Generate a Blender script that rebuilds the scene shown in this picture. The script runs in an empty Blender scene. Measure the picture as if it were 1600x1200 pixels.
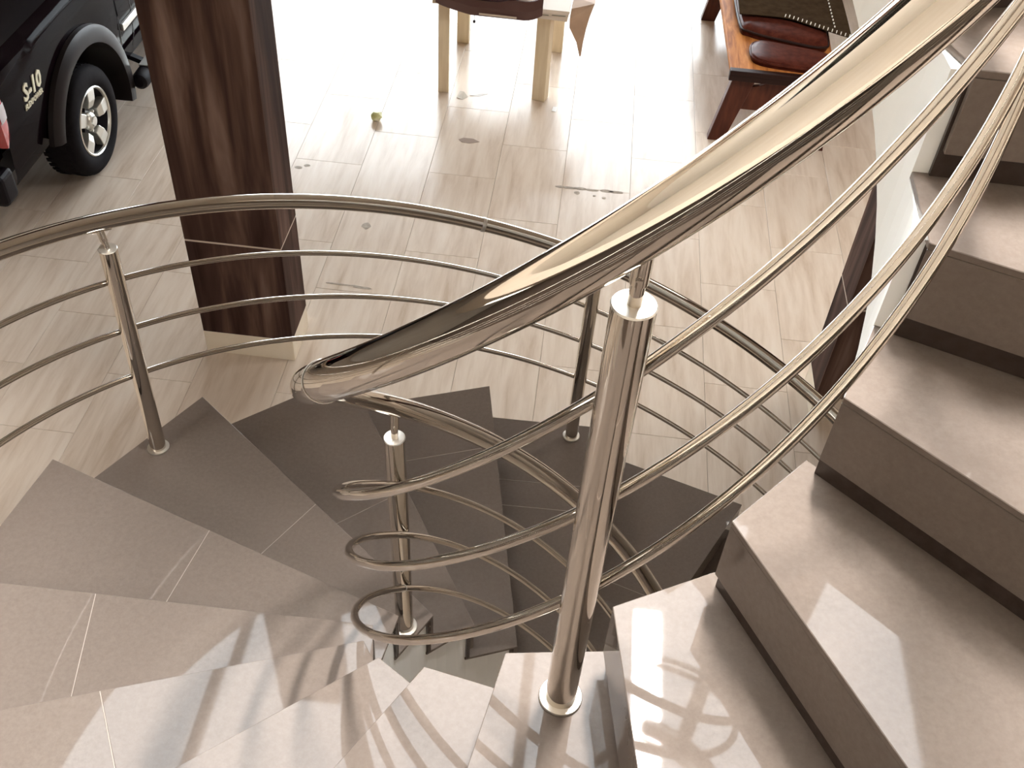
import bpy, bmesh, math, random
from mathutils import Vector, Matrix

random.seed(7)
sc = bpy.context.scene
col = sc.collection

# ------------------------------------------------------------------ camera, light, exposure
cam_d = bpy.data.cameras.new('camera')
cam_d.sensor_width = 36.0
cam_d.lens = 36.5198
cam_d.clip_start = 0.02
cam = bpy.data.objects.new('camera', cam_d)
col.objects.link(cam)
RGT = Vector((0.992952, 0.105950, 0.053112))
UPV = Vector((-0.112319, 0.698236, 0.707001))
FWD = Vector((-0.037822, 0.707984, -0.705215))
cm = Matrix((RGT, UPV, -FWD)).transposed().to_4x4()
cm.translation = Vector((-0.063051, -1.381310, 3.720126))
cam.matrix_world = cm
sc.camera = cam

world = bpy.data.worlds.new('overcast_sky')
sc.world = world
world.use_nodes = True
wn = world.node_tree
wn.nodes.clear()
w_out = wn.nodes.new('ShaderNodeOutputWorld')
w_bg = wn.nodes.new('ShaderNodeBackground')
w_bg.inputs['Color'].default_value = (0.90, 0.96, 1.0, 1)
w_bg.inputs['Strength'].default_value = 15.0
wn.links.new(w_bg.outputs[0], w_out.inputs[0])

WIN = (-4.6, 1.35, 0.05, 3.12)          # x0, x1, z0, z1 of the glazed shop front
SKY = (-5.0, 2.5, 1.4, 8.0)          # x0, x1, y0, y1 of the roof light
UPW = (-5.0, 2.3, 4.0, 6.8)           # upper storey window
ROOM = (-8.0, 2.7, -3.2, 8.4, 7.2)   # x0, x1, y0, y1, ceiling height


def portal(name, loc, rot, sx, sy):
    l = bpy.data.lights.new(name, 'AREA')
    l.shape = 'RECTANGLE'
    l.size, l.size_y = sx, sy
    l.cycles.is_portal = True
    o = bpy.data.objects.new(name, l)
    o.location = loc
    o.rotation_euler = rot
    col.objects.link(o)


portal('window_daylight', ((WIN[0] + WIN[1]) / 2, ROOM[3] + 0.25, (WIN[2] + WIN[3]) / 2), (-math.pi / 2, 0, 0), WIN[1] - WIN[0], WIN[3] - WIN[2])
portal('roof_daylight', ((SKY[0] + SKY[1]) / 2, (SKY[2] + SKY[3]) / 2, ROOM[4] + 0.25), (0, 0, 0), SKY[1] - SKY[0], SKY[3] - SKY[2])
portal('upper_window_daylight', ((UPW[0] + UPW[1]) / 2, ROOM[3] + 0.25, (UPW[2] + UPW[3]) / 2), (-math.pi / 2, 0, 0), UPW[1] - UPW[0], UPW[3] - UPW[2])

sc.view_settings.view_transform = 'Standard'
sc.view_settings.look = 'None'
sc.view_settings.gamma = 1.0
sc.view_settings.use_curve_mapping = False
sc.view_settings.exposure = 0.5

# ------------------------------------------------------------------ helpers


class MB:
    """collects geometry in world coordinates, then links it as ONE mesh object"""

    def __init__(self):
        self.v, self.f, self.s = [], [], []

    def poly(self, pts, smooth=False):
        n = len(self.v)
        self.v += [tuple(p) for p in pts]
        self.f.append(tuple(range(n, n + len(pts))))
        self.s.append(smooth)

    def faces(self, verts, faces, smooth=False):
        n = len(self.v)
        self.v += [tuple(p) for p in verts]
        for f in faces:
            self.f.append(tuple(n + i for i in f))
            self.s.append(smooth)

    def prism(self, pts, z0, z1):
        """vertical prism over a counter-clockwise outline; z0/z1 numbers or per-point lists"""
        n = len(pts)
        a = [(p[0], p[1], z0[i] if hasattr(z0, '__len__') else z0) for i, p in enumerate(pts)]
        b = [(p[0], p[1], z1[i] if hasattr(z1, '__len__') else z1) for i, p in enumerate(pts)]
        fs = [tuple(range(n - 1, -1, -1)), tuple(range(n, 2 * n))]
        fs += [(i, (i + 1) % n, n + (i + 1) % n, n + i) for i in range(n)]
        self.faces(a + b, fs)

    def box(self, x0, x1, y0, y1, z0, z1):
        self.prism([(x0, y0), (x1, y0), (x1, y1), (x0, y1)], z0, z1)

    def bar(self, a, b, w, d, up=(0, 0, 1)):
        """rectangular bar from a to b, w wide sideways, d deep along up"""
        a, b = Vector(a), Vector(b)
        t = (b - a).normalized()
        s = t.cross(Vector(up)).normalized()
        u = s.cross(t).normalized()
        c = [s * (i * w / 2) + u * (j * d / 2) for i, j in ((-1, -1), (1, -1), (1, 1), (-1, 1))]
        self.faces([a + q for q in c] + [b + q for q in c],
                   [(0, 1, 2, 3), (7, 6, 5, 4), (0, 4, 5, 1), (1, 5, 6, 2), (2, 6, 7, 3), (3, 7, 4, 0)])

    def tube(self, pts, r, n=16, caps=True, closed=False):
        pts = [Vector(p) for p in pts]
        m = len(pts)
        rr = r if hasattr(r, '__len__') else [r] * m
        vs, fs = [], []
        nrm = None
        for i, p in enumerate(pts):
            if closed:
                t = (pts[(i + 1) % m] - pts[i - 1]).normalized()
            else:
                t = (pts[min(i + 1, m - 1)] - pts[max(i - 1, 0)]).normalized()
            if nrm is None:
                ref = Vector((0, 0, 1)) if abs(t.z) < 0.9 else Vector((1, 0, 0))
                nrm = (ref - t * ref.dot(t)).normalized()
            else:
                nrm = (nrm - t * nrm.dot(t)).normalized()
            bn = t.cross(nrm)
            for k in range(n):
                a = 2 * math.pi * k / n
                vs.append(p + (nrm * math.cos(a) + bn * math.sin(a)) * rr[i])
        for i in range(m if closed else m - 1):
            j = (i + 1) % m
            for k in range(n):
                k2 = (k + 1) % n
                fs.append((i * n + k, i * n + k2, j * n + k2, j * n + k))
        self.faces(vs, fs, True)
        if caps and not closed:
            self.poly([vs[k] for k in range(n - 1, -1, -1)])
            self.poly([vs[(m - 1) * n + k] for k in range(n)])

    def lathe(self, base, axis, prof, n=32, smooth=True, ref=None, caps=True):
        """prof = [(radius, height)] turned about axis through base"""
        base, axis = Vector(base), Vector(axis).normalized()
        ref = Vector(ref) if ref else (Vector((0, 0, 1)) if abs(axis.z) < 0.9 else Vector((1, 0, 0)))
        u = (ref - axis * ref.dot(axis)).normalized()
        w = axis.cross(u)
        vs, fs = [], []
        for (r, z) in prof:
            for k in range(n):
                a = 2 * math.pi * k / n
                vs.append(base + axis * z + (u * math.cos(a) + w * math.sin(a)) * r)
        for i in range(len(prof) - 1):
            for k in range(n):
                k2 = (k + 1) % n
                fs.append((i * n + k, i * n + k2, (i + 1) * n + k2, (i + 1) * n + k))
        self.faces(vs, fs, smooth)
        if caps and prof[0][0] > 1e-5:
            self.poly([vs[k] for k in range(n - 1, -1, -1)])
        if caps and prof[-1][0] > 1e-5:
            self.poly([vs[(len(prof) - 1) * n + k] for k in range(n)])

    def grid(self, rows, smooth=True, flip=False):
        """rows = list of equally long point rows"""
        m = len(rows[0])
        vs = [p for r in rows for p in r]
        fs = []
        for i in range(len(rows) - 1):
            for j in range(m - 1):
                q = (i * m + j, i * m + j + 1, (i + 1) * m + j + 1, (i + 1) * m + j)
                fs.append(q[::-1] if flip else q)
        self.faces(vs, fs, smooth)

    def slab(self, rows, off, smooth=True):
        """a thick sheet: rows of points and the same rows moved by off, rims closed"""
        off = Vector(off)
        top = [[Vector(p) for p in r] for r in rows]
        bot = [[p - off for p in r] for r in top]
        self.grid(top, smooth)
        self.grid(bot, smooth, True)
        rim = lambda r: list(r)
        for a, b in ((top[0], bot[0]), ([r[-1] for r in top], [r[-1] for r in bot]),
                     (top[-1][::-1], bot[-1][::-1]), ([r[0] for r in top][::-1], [r[0] for r in bot][::-1])):
            self.grid([rim(a), rim(b)], False, True)

    def build(self, name, mat, parent=None, bevel=0.0, seg=2, angle=40, smooth=False, level=1):
        me = bpy.data.meshes.new(name)
        o0 = Vector((0, 0, 0))
        p = parent
        while p is not None:
            o0 += p.location
            p = p.parent
        me.from_pydata([tuple(Vector(v) - o0) for v in self.v], [], self.f)
        me.polygons.foreach_set('use_smooth', [bool(x) or smooth for x in self.s])
        bm = bmesh.new()
        bm.from_mesh(me)
        bmesh.ops.remove_doubles(bm, verts=bm.verts, dist=1e-5)
        bmesh.ops.recalc_face_normals(bm, faces=bm.faces)
        if bevel > 0:
            es = [e for e in bm.edges if len(e.link_faces) == 2 and e.calc_face_angle(0) > math.radians(angle)]
            bmesh.ops.bevel(bm, geom=es, offset=bevel, segments=seg, profile=0.5, affect='EDGES', clamp_overlap=True)
        for e in bm.edges:
            if len(e.link_faces) == 2 and e.calc_face_angle(0) > math.radians(35):
                e.smooth = False
        bm.to_mesh(me)
        bm.free()
        me.materials.append(mat)
        o = bpy.data.objects.new(name, me)
        col.objects.link(o)
        if parent is not None:
            o.parent = parent
        return o


def tag(o, label=None, cat=None, group=None, kind=None):
    if label:
        o['label'] = label
    if cat:
        o['category'] = cat
    if group:
        o['group'] = group
    if kind:
        o['kind'] = kind
    return o


def thing(name, loc, label, cat, group=None):
    o = bpy.data.objects.new(name, None)
    o.empty_display_size = 0.1
    o.location = loc
    col.objects.link(o)
    return tag(o, label, cat, group)


# ------------------------------------------------------------------ materials


def mat(name, color, rough=0.5, metal=0.0, spec=0.5, coat=0.0, ior=1.5):
    m = bpy.data.materials.new(name)
    m.use_nodes = True
    b = m.node_tree.nodes['Principled BSDF']
    b.inputs['Base Color'].default_value = (*color, 1)
    b.inputs['Roughness'].default_value = rough
    b.inputs['Metallic'].default_value = metal
    b.inputs['Specular IOR Level'].default_value = spec
    b.inputs['IOR'].default_value = ior
    b.inputs['Coat Weight'].default_value = coat
    b.inputs['Coat Roughness'].default_value = 0.03
    return m


def noise_layer(m, stops, scale=(1, 1, 1), nscale=5.0, detail=4, rough=0.55, dist=0.0, rotz=0.0, rand=False, bump=0.0, rough_var=None):
    """drives the base colour with a stretched noise through a colour ramp (object space)"""
    nt = m.node_tree
    b = nt.nodes['Principled BSDF']
    tc = nt.nodes.new('ShaderNodeTexCoord')
    mp = nt.nodes.new('ShaderNodeMapping')
    mp.inputs['Scale'].default_value = scale
    mp.inputs['Rotation'].default_value = (0, 0, rotz)
    nt.links.new(tc.outputs['Object'], mp.inputs['Vector'])
    if rand:
        oi = nt.nodes.new('ShaderNodeObjectInfo')
        mu = nt.nodes.new('ShaderNodeMath')
        mu.operation = 'MULTIPLY'
        mu.inputs[1].default_value = 37.0
        nt.links.new(oi.outputs['Random'], mu.inputs[0])
        cb = nt.nodes.new('ShaderNodeCombineXYZ')
        for i in range(3):
            nt.links.new(mu.outputs[0], cb.inputs[i])
        nt.links.new(cb.outputs[0], mp.inputs['Location'])
    nz = nt.nodes.new('ShaderNodeTexNoise')
    nz.inputs['Scale'].default_value = nscale
    nz.inputs['Detail'].default_value = detail
    nz.inputs['Roughness'].default_value = rough
    nz.inputs['Distortion'].default_value = dist
    nt.links.new(mp.outputs[0], nz.inputs['Vector'])
    cr = nt.nodes.new('ShaderNodeValToRGB')
    el = cr.color_ramp.elements
    while len(el) < len(stops):
        el.new(0.5)
    for e, (p, c) in zip(el, stops):
        e.position = p
        e.color = (*c, 1)
    nt.links.new(nz.outputs['Fac'], cr.inputs[0])
    nt.links.new(cr.outputs[0], b.inputs['Base Color'])
    if bump:
        bp = nt.nodes.new('ShaderNodeBump')
        bp.inputs['Strength'].default_value = bump
        bp.inputs['Distance'].default_value = 0.002
        nt.links.new(nz.outputs['Fac'], bp.inputs['Height'])
        nt.links.new(bp.outputs[0], b.inputs['Normal'])
    return m


M = {}
M['tread'] = noise_layer(mat('polished_taupe_porcelain', (0.3, 0.25, 0.22), 0.03, 0.0, 0.14), [(0.30, (0.152, 0.122, 0.103)), (0.5, (0.166, 0.134, 0.114)), (0.72, (0.182, 0.149, 0.128))], nscale=90, detail=6, rough=0.7, rand=True)
M['riser'] = noise_layer(mat('dark_brown_riser_porcelain', (0.05, 0.036, 0.03), 0.15, 0, 0.3), [(0.3, (0.046, 0.033, 0.027)), (0.7, (0.060, 0.044, 0.037))], nscale=60)
M['tread_grout'] = mat('beige_tread_grout', (0.34, 0.285, 0.245), 0.6)
M['grout'] = mat('pale_grout', (0.56, 0.49, 0.42), 0.7)
M['floor'] = noise_layer(mat('veined_travertine_porcelain', (0.5, 0.43, 0.37), 0.20, 0, 0.21), [(0.27, (0.52, 0.41, 0.315)), (0.42, (0.62, 0.515, 0.42)), (0.55, (0.68, 0.58, 0.485)), (0.75, (0.73, 0.645, 0.555))], scale=(7, 0.8, 1), nscale=2.2, detail=5, rough=0.6, dist=0.35, rotz=0.18, rand=True)
M['column'] = noise_layer(mat('dark_walnut_porcelain', (0.08, 0.05, 0.04), 0.6, 0, 0.06), [(0.32, (0.034, 0.017, 0.014)), (0.46, (0.066, 0.036, 0.028)), (0.58, (0.125, 0.073, 0.056)), (0.74, (0.25, 0.165, 0.13))], scale=(4.6, 4.6, 0.42), nscale=2.0, detail=4, rough=0.55, dist=0.45, rand=True)
M['cream_tile'] = noise_layer(mat('cream_skirting_tile', (0.6, 0.5, 0.38), 0.3), [(0.3, (0.86, 0.75, 0.59)), (0.7, (0.92, 0.82, 0.67))], nscale=8)
M['joint_line'] = mat('pale_joint_filler', (0.62, 0.52, 0.43), 0.6)
M['plaster'] = noise_layer(mat('white_painted_plaster', (0.8, 0.82, 0.8), 0.55), [(0.3, (0.90, 0.905, 0.88)), (0.7, (0.93, 0.935, 0.91))], nscale=3)
M['steel'] = mat('polished_stainless_steel', (0.62, 0.57, 0.505), 0.04, 1.0)
M['steel_satin'] = mat('satin_stainless_steel', (0.66, 0.625, 0.57), 0.34, 0.9)
M['steel_dark'] = mat('steel_slot_shadow', (0.05, 0.04, 0.035), 0.4, 0.6)
M['wall'] = noise_layer(mat('warm_wall_paint', (0.62, 0.56, 0.49), 0.7), [(0.3, (0.60, 0.54, 0.47)), (0.7, (0.65, 0.59, 0.52))], nscale=2)
M['soffit'] = noise_layer(mat('warm_brown_soffit', (0.55, 0.47, 0.39), 0.6), [(0.3, (0.54, 0.46, 0.38)), (0.7, (0.60, 0.52, 0.43))], nscale=2)
M['wall_dim'] = noise_layer(mat('warm_taupe_wall', (0.4, 0.35, 0.3), 0.7), [(0.3, (0.38, 0.335, 0.285)), (0.7, (0.42, 0.37, 0.315))], nscale=2)
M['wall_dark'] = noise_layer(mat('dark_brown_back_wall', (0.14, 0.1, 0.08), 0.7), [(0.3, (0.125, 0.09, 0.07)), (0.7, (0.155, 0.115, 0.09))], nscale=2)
M['wall_mid'] = noise_layer(mat('taupe_side_wall', (0.36, 0.3, 0.25), 0.7), [(0.3, (0.34, 0.285, 0.235)), (0.7, (0.38, 0.32, 0.265))], nscale=2)
M['ceiling'] = noise_layer(mat('white_ceiling_paint', (0.8, 0.79, 0.77), 0.8), [(0.3, (0.79, 0.78, 0.76)), (0.7, (0.83, 0.82, 0.80))], nscale=2)
M['frame'] = mat('grey_window_frame', (0.20, 0.20, 0.20), 0.4, 0.5)
M['ground'] = noise_layer(mat('pale_forecourt_concrete', (0.45, 0.44, 0.42), 0.85), [(0.3, (0.42, 0.41, 0.39)), (0.7, (0.50, 0.49, 0.47))], nscale=1.5)
g = bpy.data.materials.new('clear_window_glass')
g.use_nodes = True
gt = g.node_tree
gt.nodes.clear()
go = gt.nodes.new('ShaderNodeOutputMaterial')
gm = gt.nodes.new('ShaderNodeMixShader')
gf = gt.nodes.new('ShaderNodeFresnel')
gf.inputs[0].default_value = 1.45
gtr = gt.nodes.new('ShaderNodeBsdfTransparent')
ggl = gt.nodes.new('ShaderNodeBsdfGlossy')
ggl.inputs['Roughness'].default_value = 0.0
gt.links.new(gf.outputs[0], gm.inputs[0])
gt.links.new(gtr.outputs[0], gm.inputs[1])
gt.links.new(ggl.outputs[0], gm.inputs[2])
gt.links.new(gm.outputs[0], go.inputs[0])
M['glass'] = g
g2 = g.copy()
g2.name = 'lightly_tinted_shop_glass'
[n for n in g2.node_tree.nodes if n.type == 'BSDF_TRANSPARENT'][0].inputs['Color'].default_value = (0.84, 0.85, 0.86, 1)
M['shop_glass'] = g2
M['paint'] = mat('dark_truck_paint', (0.005, 0.0025, 0.0035), 0.07, 0.0, 0.03, 0.0)
M['black_plastic'] = mat('black_textured_plastic', (0.006, 0.004, 0.006), 0.45, 0, 0.15)
M['flare_plastic'] = mat('charcoal_flare_plastic', (0.017, 0.013, 0.013), 0.35, 0, 0.12)
M['rubber'] = noise_layer(mat('black_tyre_rubber', (0.012, 0.010, 0.012), 0.8, 0, 0.1), [(0.3, (0.006, 0.0045, 0.006)), (0.7, (0.011, 0.009, 0.010))], nscale=30)
M['alloy'] = mat('bright_alloy', (0.72, 0.71, 0.66), 0.28, 0.75)
M['alloy_dark'] = mat('dark_wheel_pocket', (0.015, 0.012, 0.016), 0.5)
M['badge'] = mat('silver_lettering', (0.72, 0.68, 0.52), 0.35, 0.3)
M['tail_red'] = mat('red_lamp_lens', (0.42, 0.006, 0.012), 0.12, 0, 0.5, 1.0)
M['tail_clear'] = mat('smoky_clear_lamp_lens', (0.40, 0.33, 0.34), 0.15, 0, 0.5, 1.0)
M['car_glass'] = mat('tinted_car_window', (0.01, 0.012, 0.012), 0.04, 0, 0.6)
M['pine'] = noise_layer(mat('pale_pine', (0.6, 0.46, 0.3), 0.45), [(0.3, (0.70, 0.56, 0.37)), (0.7, (0.82, 0.69, 0.49))], scale=(8, 8, 0.8), nscale=4, rand=True)
M['cardboard'] = noise_layer(mat('brown_cardboard', (0.4, 0.26, 0.17), 0.75), [(0.3, (0.38, 0.25, 0.165)), (0.7, (0.46, 0.31, 0.21))], nscale=10)
M['print_paper'] = mat('cream_printed_board', (0.62, 0.52, 0.42), 0.6)
M['print_ink'] = mat('faded_grey_green_ink', (0.22, 0.20, 0.15), 0.7)
M['maroon'] = noise_layer(mat('maroon_vinyl', (0.03, 0.006, 0.012), 0.3), [(0.3, (0.022, 0.005, 0.010)), (0.7, (0.045, 0.010, 0.016))], nscale=6)
M['maroon_rim'] = mat('brown_vinyl_border', (0.10, 0.045, 0.038), 0.35)
M['bench_wood'] = noise_layer(mat('amber_hardwood', (0.3, 0.12, 0.04), 0.5, 0, 0.06), [(0.25, (0.22, 0.07, 0.020)), (0.5, (0.44, 0.165, 0.045)), (0.75, (0.62, 0.27, 0.08))], scale=(9, 1.2, 9), nscale=2.5, dist=1.0)
M['bench_dark'] = noise_layer(mat('dark_red_hardwood', (0.08, 0.022, 0.012), 0.4, 0, 0.25), [(0.3, (0.055, 0.014, 0.009)), (0.7, (0.12, 0.035, 0.018))], scale=(6, 6, 1), nscale=4)
M['bench_edge'] = mat('blackened_edge', (0.022, 0.008, 0.006), 0.5, 0, 0.2)
M['leather'] = noise_layer(mat('glossy_brown_leather', (0.07, 0.016, 0.010), 0.3, 0, 0.045), [(0.3, (0.05, 0.012, 0.008)), (0.7, (0.10, 0.026, 0.016))], nscale=25, bump=0.25)
M['hide'] = noise_layer(mat('dull_dark_hide', (0.04, 0.026, 0.017), 0.7, 0, 0.0), [(0.3, (0.034, 0.021, 0.012)), (0.7, (0.052, 0.034, 0.020))], nscale=18, bump=0.3)
M['lacing'] = mat('white_lacing', (0.75, 0.70, 0.60), 0.6)
M['lime'] = noise_layer(mat('pale_lime_wrapper', (0.6, 0.6, 0.2), 0.5), [(0.35, (0.50, 0.48, 0.16)), (0.5, (0.76, 0.78, 0.45)), (0.62, (0.92, 0.88, 0.76))], nscale=14)
M['paper'] = mat('white_paper', (0.85, 0.85, 0.84), 0.8)
M['paper_tan'] = mat('tan_paper', (0.45, 0.40, 0.33), 0.8)
M['brown_leaf'] = mat('dull_brown_scrap', (0.30, 0.22, 0.17), 0.8)
M['smear'] = noise_layer(mat('dried_mortar_smear', (0.36, 0.30, 0.24), 0.8), [(0.35, (0.30, 0.25, 0.20)), (0.65, (0.44, 0.38, 0.31))], nscale=30)

# ------------------------------------------------------------------ room shell
X0, X1, Y0, Y1, ZC = ROOM
T = 0.2


def struct(mb, name, m, parent=None, **k):
    o = mb.build(name, m, parent, **k)
    if parent is None:
        o['kind'] = 'structure'
    return o


b = MB(); b.box(X0, X1, Y0, Y1, -0.2, -0.012)
floor = struct(b, 'floor', M['grout'])
b = MB(); b.box(-40, 40, Y1, 60, -0.25, -0.05)
struct(b, 'trim_1', M['ground'])['label'] = 'pale concrete forecourt outside the shop front'
b = MB(); b.box(X0 - T, X0, Y0 - T, Y1 + T, -0.2, ZC + T)
struct(b, 'wall_left', M['wall'])
b = MB(); b.box(X1, X1 + T, Y0 - T, Y1 + T, -0.2, ZC + T)
struct(b, 'wall_right', M['wall_mid'])
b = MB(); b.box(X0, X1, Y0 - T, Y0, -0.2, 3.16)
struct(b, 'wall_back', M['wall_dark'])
b = MB(); b.box(X0, X1, Y0 - T, Y0, 3.16, ZC + T)
struct(b, 'wall_back', M['wall'])
b = MB()
b.box(X0, WIN[0], Y1, Y1 + T, -0.2, 3.30)
b.box(WIN[1], X1, Y1, Y1 + T, -0.2, 3.30)
b.box(X0, X1, Y1, Y1 + T, 3.30, UPW[2])
b.box(X0, X1, Y1, Y1 + T, UPW[3], ZC + T)
b.box(X0, UPW[0], Y1, Y1 + T, UPW[2], UPW[3])
b.box(UPW[1], X1, Y1, Y1 + T, UPW[2], UPW[3])
b.box(WIN[0], WIN[1], Y1, Y1 + T, -0.2, WIN[2])
b.box(WIN[0], WIN[1], Y1, Y1 + T, WIN[3], 3.30)
struct(b, 'wall_front', M['wall'])
b = MB()
b.box(X0, SKY[0], Y0, Y1, ZC, ZC + T)
b.box(SKY[1], X1, Y0, Y1, ZC, ZC + T)
b.box(SKY[0], SKY[1], Y0, SKY[2], ZC, ZC + T)
b.box(SKY[0], SKY[1], SKY[3], Y1, ZC, ZC + T)
struct(b, 'ceiling', M['ceiling'])
# shop front: frame with mullions, and the panes
n_pane = 3
b = MB()
w = (WIN[1] - WIN[0]) / n_pane
for i in range(n_pane + 1):
    x = WIN[0] + i * w
    b.box(max(WIN[0], x - 0.035), min(WIN[1], x + 0.035), Y1 + 0.05, Y1 + 0.13, WIN[2], WIN[3])
for z in (WIN[2] + 0.03, WIN[3] - 0.03):
    b.box(WIN[0], WIN[1], Y1 + 0.055, Y1 + 0.125, z - 0.03, z + 0.03)
win = struct(b, 'window_1', M['frame'])
for i in range(n_pane):
    for z0, z1 in ((WIN[2] + 0.06, WIN[3] - 0.06),):
        b = MB(); b.box(WIN[0] + i * w + 0.035, WIN[0] + (i + 1) * w - 0.035, Y1 + 0.087, Y1 + 0.093, z0, z1)
        b.build('pane', M['shop_glass'], win)
b = MB()
for i in range(4):
    x = SKY[0] + i * (SKY[1] - SKY[0]) / 3
    b.box(max(SKY[0], x - 0.04), min(SKY[1], x + 0.04), SKY[2], SKY[3], ZC + 0.05, ZC + 0.15)
for i in range(4):
    y = SKY[2] + i * (SKY[3] - SKY[2]) / 3
    b.box(SKY[0], SKY[1], max(SKY[2], y - 0.04), min(SKY[3], y + 0.04), ZC + 0.055, ZC + 0.145)
roof = struct(b, 'window_2', M['frame'])
for i in range(3):
    for j in range(3):
        sx, sy = (SKY[1] - SKY[0]) / 3, (SKY[3] - SKY[2]) / 3
        b = MB(); b.box(SKY[0] + i * sx + 0.04, SKY[0] + (i + 1) * sx - 0.04, SKY[2] + j * sy + 0.04, SKY[2] + (j + 1) * sy - 0.04, ZC + 0.097, ZC + 0.103)
        b.build('pane', M['glass'], roof)

b = MB()
for i in range(6):
    x = UPW[0] + i * (UPW[1] - UPW[0]) / 5
    b.box(max(UPW[0], x - 0.03), min(UPW[1], x + 0.03), Y1 + 0.05, Y1 + 0.13, UPW[2], UPW[3])
for z in (UPW[2] + 0.03, UPW[3] - 0.03):
    b.box(UPW[0], UPW[1], Y1 + 0.055, Y1 + 0.125, z - 0.03, z + 0.03)
upw = struct(b, 'window_3', M['frame'])
for i in range(5):
    w = (UPW[1] - UPW[0]) / 5
    b = MB(); b.box(UPW[0] + i * w + 0.03, UPW[0] + (i + 1) * w - 0.03, Y1 + 0.087, Y1 + 0.093, UPW[2] + 0.06, UPW[3] - 0.06)
    b.build('pane', M['glass'], upw)
# upper floor slab with the round opening the stair climbs through, and the tongue it lands on
b = MB()
R_OP, NS = 1.75, 72
SZ0, SZ1 = 3.16, 3.40


def to_edge(a_):
    c_, s_ = math.cos(a_), math.sin(a_)
    t_ = min(((X1 if c_ > 0 else X0) / c_) if abs(c_) > 1e-6 else 1e9, ((Y1 if s_ > 0 else Y0) / s_) if abs(s_) > 1e-6 else 1e9)
    return (c_ * t_, s_ * t_)


angs = sorted([2 * math.pi * i / NS for i in range(NS)] + [math.atan2(y, x) % (2 * math.pi) for x in (X0, X1) for y in (Y0, Y1)])
for a0, a1 in zip(angs, angs[1:] + [angs[0] + 2 * math.pi]):
    o0, o1 = to_edge(a0), to_edge(a1)
    b.prism([(R_OP * math.cos(a0), R_OP * math.sin(a0)), o0, o1, (R_OP * math.cos(a1), R_OP * math.sin(a1))], SZ0, SZ1)
for i in range(16):
    a0, a1 = math.radians(43.4 + 4.7 * i), math.radians(48.1 + 4.7 * i)
    b.prism([(0.45 * math.cos(a0), 0.45 * math.sin(a0)), (R_OP * math.cos(a0), R_OP * math.sin(a0)), (R_OP * math.cos(a1), R_OP * math.sin(a1)), (0.45 * math.cos(a1), 0.45 * math.sin(a1))], SZ0, SZ1)
o = struct(b, 'ceiling', M['soffit'])
o['label'] = 'brown upper floor slab with a round stair opening'

# floor tiles: each one a part of the floor, laid in a half bond along the room
TW, TL = 0.4265, 0.82
GAP = 0.0007
b = MB(); b.box(-TW / 2 + GAP, TW / 2 - GAP, -TL / 2 + GAP, TL / 2 - GAP, -0.013, 0.0)
tile0 = b.build('floor_tile', M['floor'], floor, bevel=0.0012, seg=1)
tile_me = tile0.data
bpy.data.objects.remove(tile0)
rest = MB()
for n in range(-6, 19):
    xc = -(0.135 + TW * (n + 0.5))
    if xc - TW / 2 < X0 or xc + TW / 2 > X1:
        continue
    ph = 4.16 if n % 2 else 4.16 + TL / 2
    for m_ in range(-9, 8):
        yc = ph + TL * (m_ + 0.5)
        if yc - TL / 2 < Y0 or yc + TL / 2 > Y1:
            continue
        if -4.9 < xc < 2.4 and 0.4 < yc < 9.0:
            o = bpy.data.objects.new('floor_tile', tile_me)
            o.location = (xc, yc, 0)
            o.parent = floor
            col.objects.link(o)
        else:
            rest.box(xc - TW / 2 + GAP, xc + TW / 2 - GAP, yc - TL / 2 + GAP, yc + TL / 2 - GAP, -0.013, 0.0)
tag(rest.build('floor_tile_field', M['floor'], floor), kind='stuff')

# fluorescent batten hung over the stair from the roof
lamp = thing('batten_lamp', (0.5, 0.75, 5.1), 'white fluorescent batten lamp hanging high over the stair', 'lamp')
b = MB(); b.box(0.43, 0.57, 0.10, 1.40, 5.12, 5.17)
b.build('lamp_housing', M['wall'], lamp, bevel=0.006)
for x in (0.47, 0.53):
    b = MB(); b.tube([(x, 0.13, 5.105), (x, 1.37, 5.105)], 0.008, 10)
    b.build('lamp_tube', M['alloy'], lamp)
for y in (0.3, 1.2):
    b = MB(); b.tube([(0.5, y, 5.17), (0.5, y, ZC + 0.05)], 0.004, 8)
    b.build('suspension_rod', M['steel'], lamp)
ld = bpy.data.lights.new('batten_light', 'AREA')
ld.shape = 'RECTANGLE'
ld.size, ld.size_y = 0.12, 1.24
ld.energy = 225.0
ld.color = (1.0, 0.97, 0.93)
lo = bpy.data.objects.new('batten_light', ld)
lo.location = (0, 0, -0.01)
lo.parent = lamp
col.objects.link(lo)

# warm flat fill panels added under the upper floor to brighten the ground floor
for (x, y, en, tilt, lab) in ((-2.5, -1.2, 26.0, 0.0, 'added flat square warm fill panel under the upper floor, back left'), (1.75, 3.2, 40.0, 0.45, 'added flat square warm fill panel under the upper floor, front right')):
    pl = thing('fill_panel_lamp', (x, y, 3.10), lab, 'lamp')
    b = MB(); b.box(x - 0.45, x + 0.45, y - 0.45, y + 0.45, 3.115, 3.158)
    b.build('lamp_housing', M['wall'], pl, bevel=0.006)
    ld = bpy.data.lights.new('fill_panel_light', 'AREA')
    ld.shape = 'RECTANGLE'
    ld.size, ld.size_y = 0.80, 0.80
    ld.energy = en
    ld.color = (1.0, 0.95, 0.89)
    lo = bpy.data.objects.new('fill_panel_light', ld)
    lo.location = (0, 0, 0.01 - 0.4 * math.sin(tilt))
    lo.rotation_euler = (tilt, 0, 0)
    lo.parent = pl
    col.objects.link(lo)

# ------------------------------------------------------------------ two tiled columns


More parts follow.
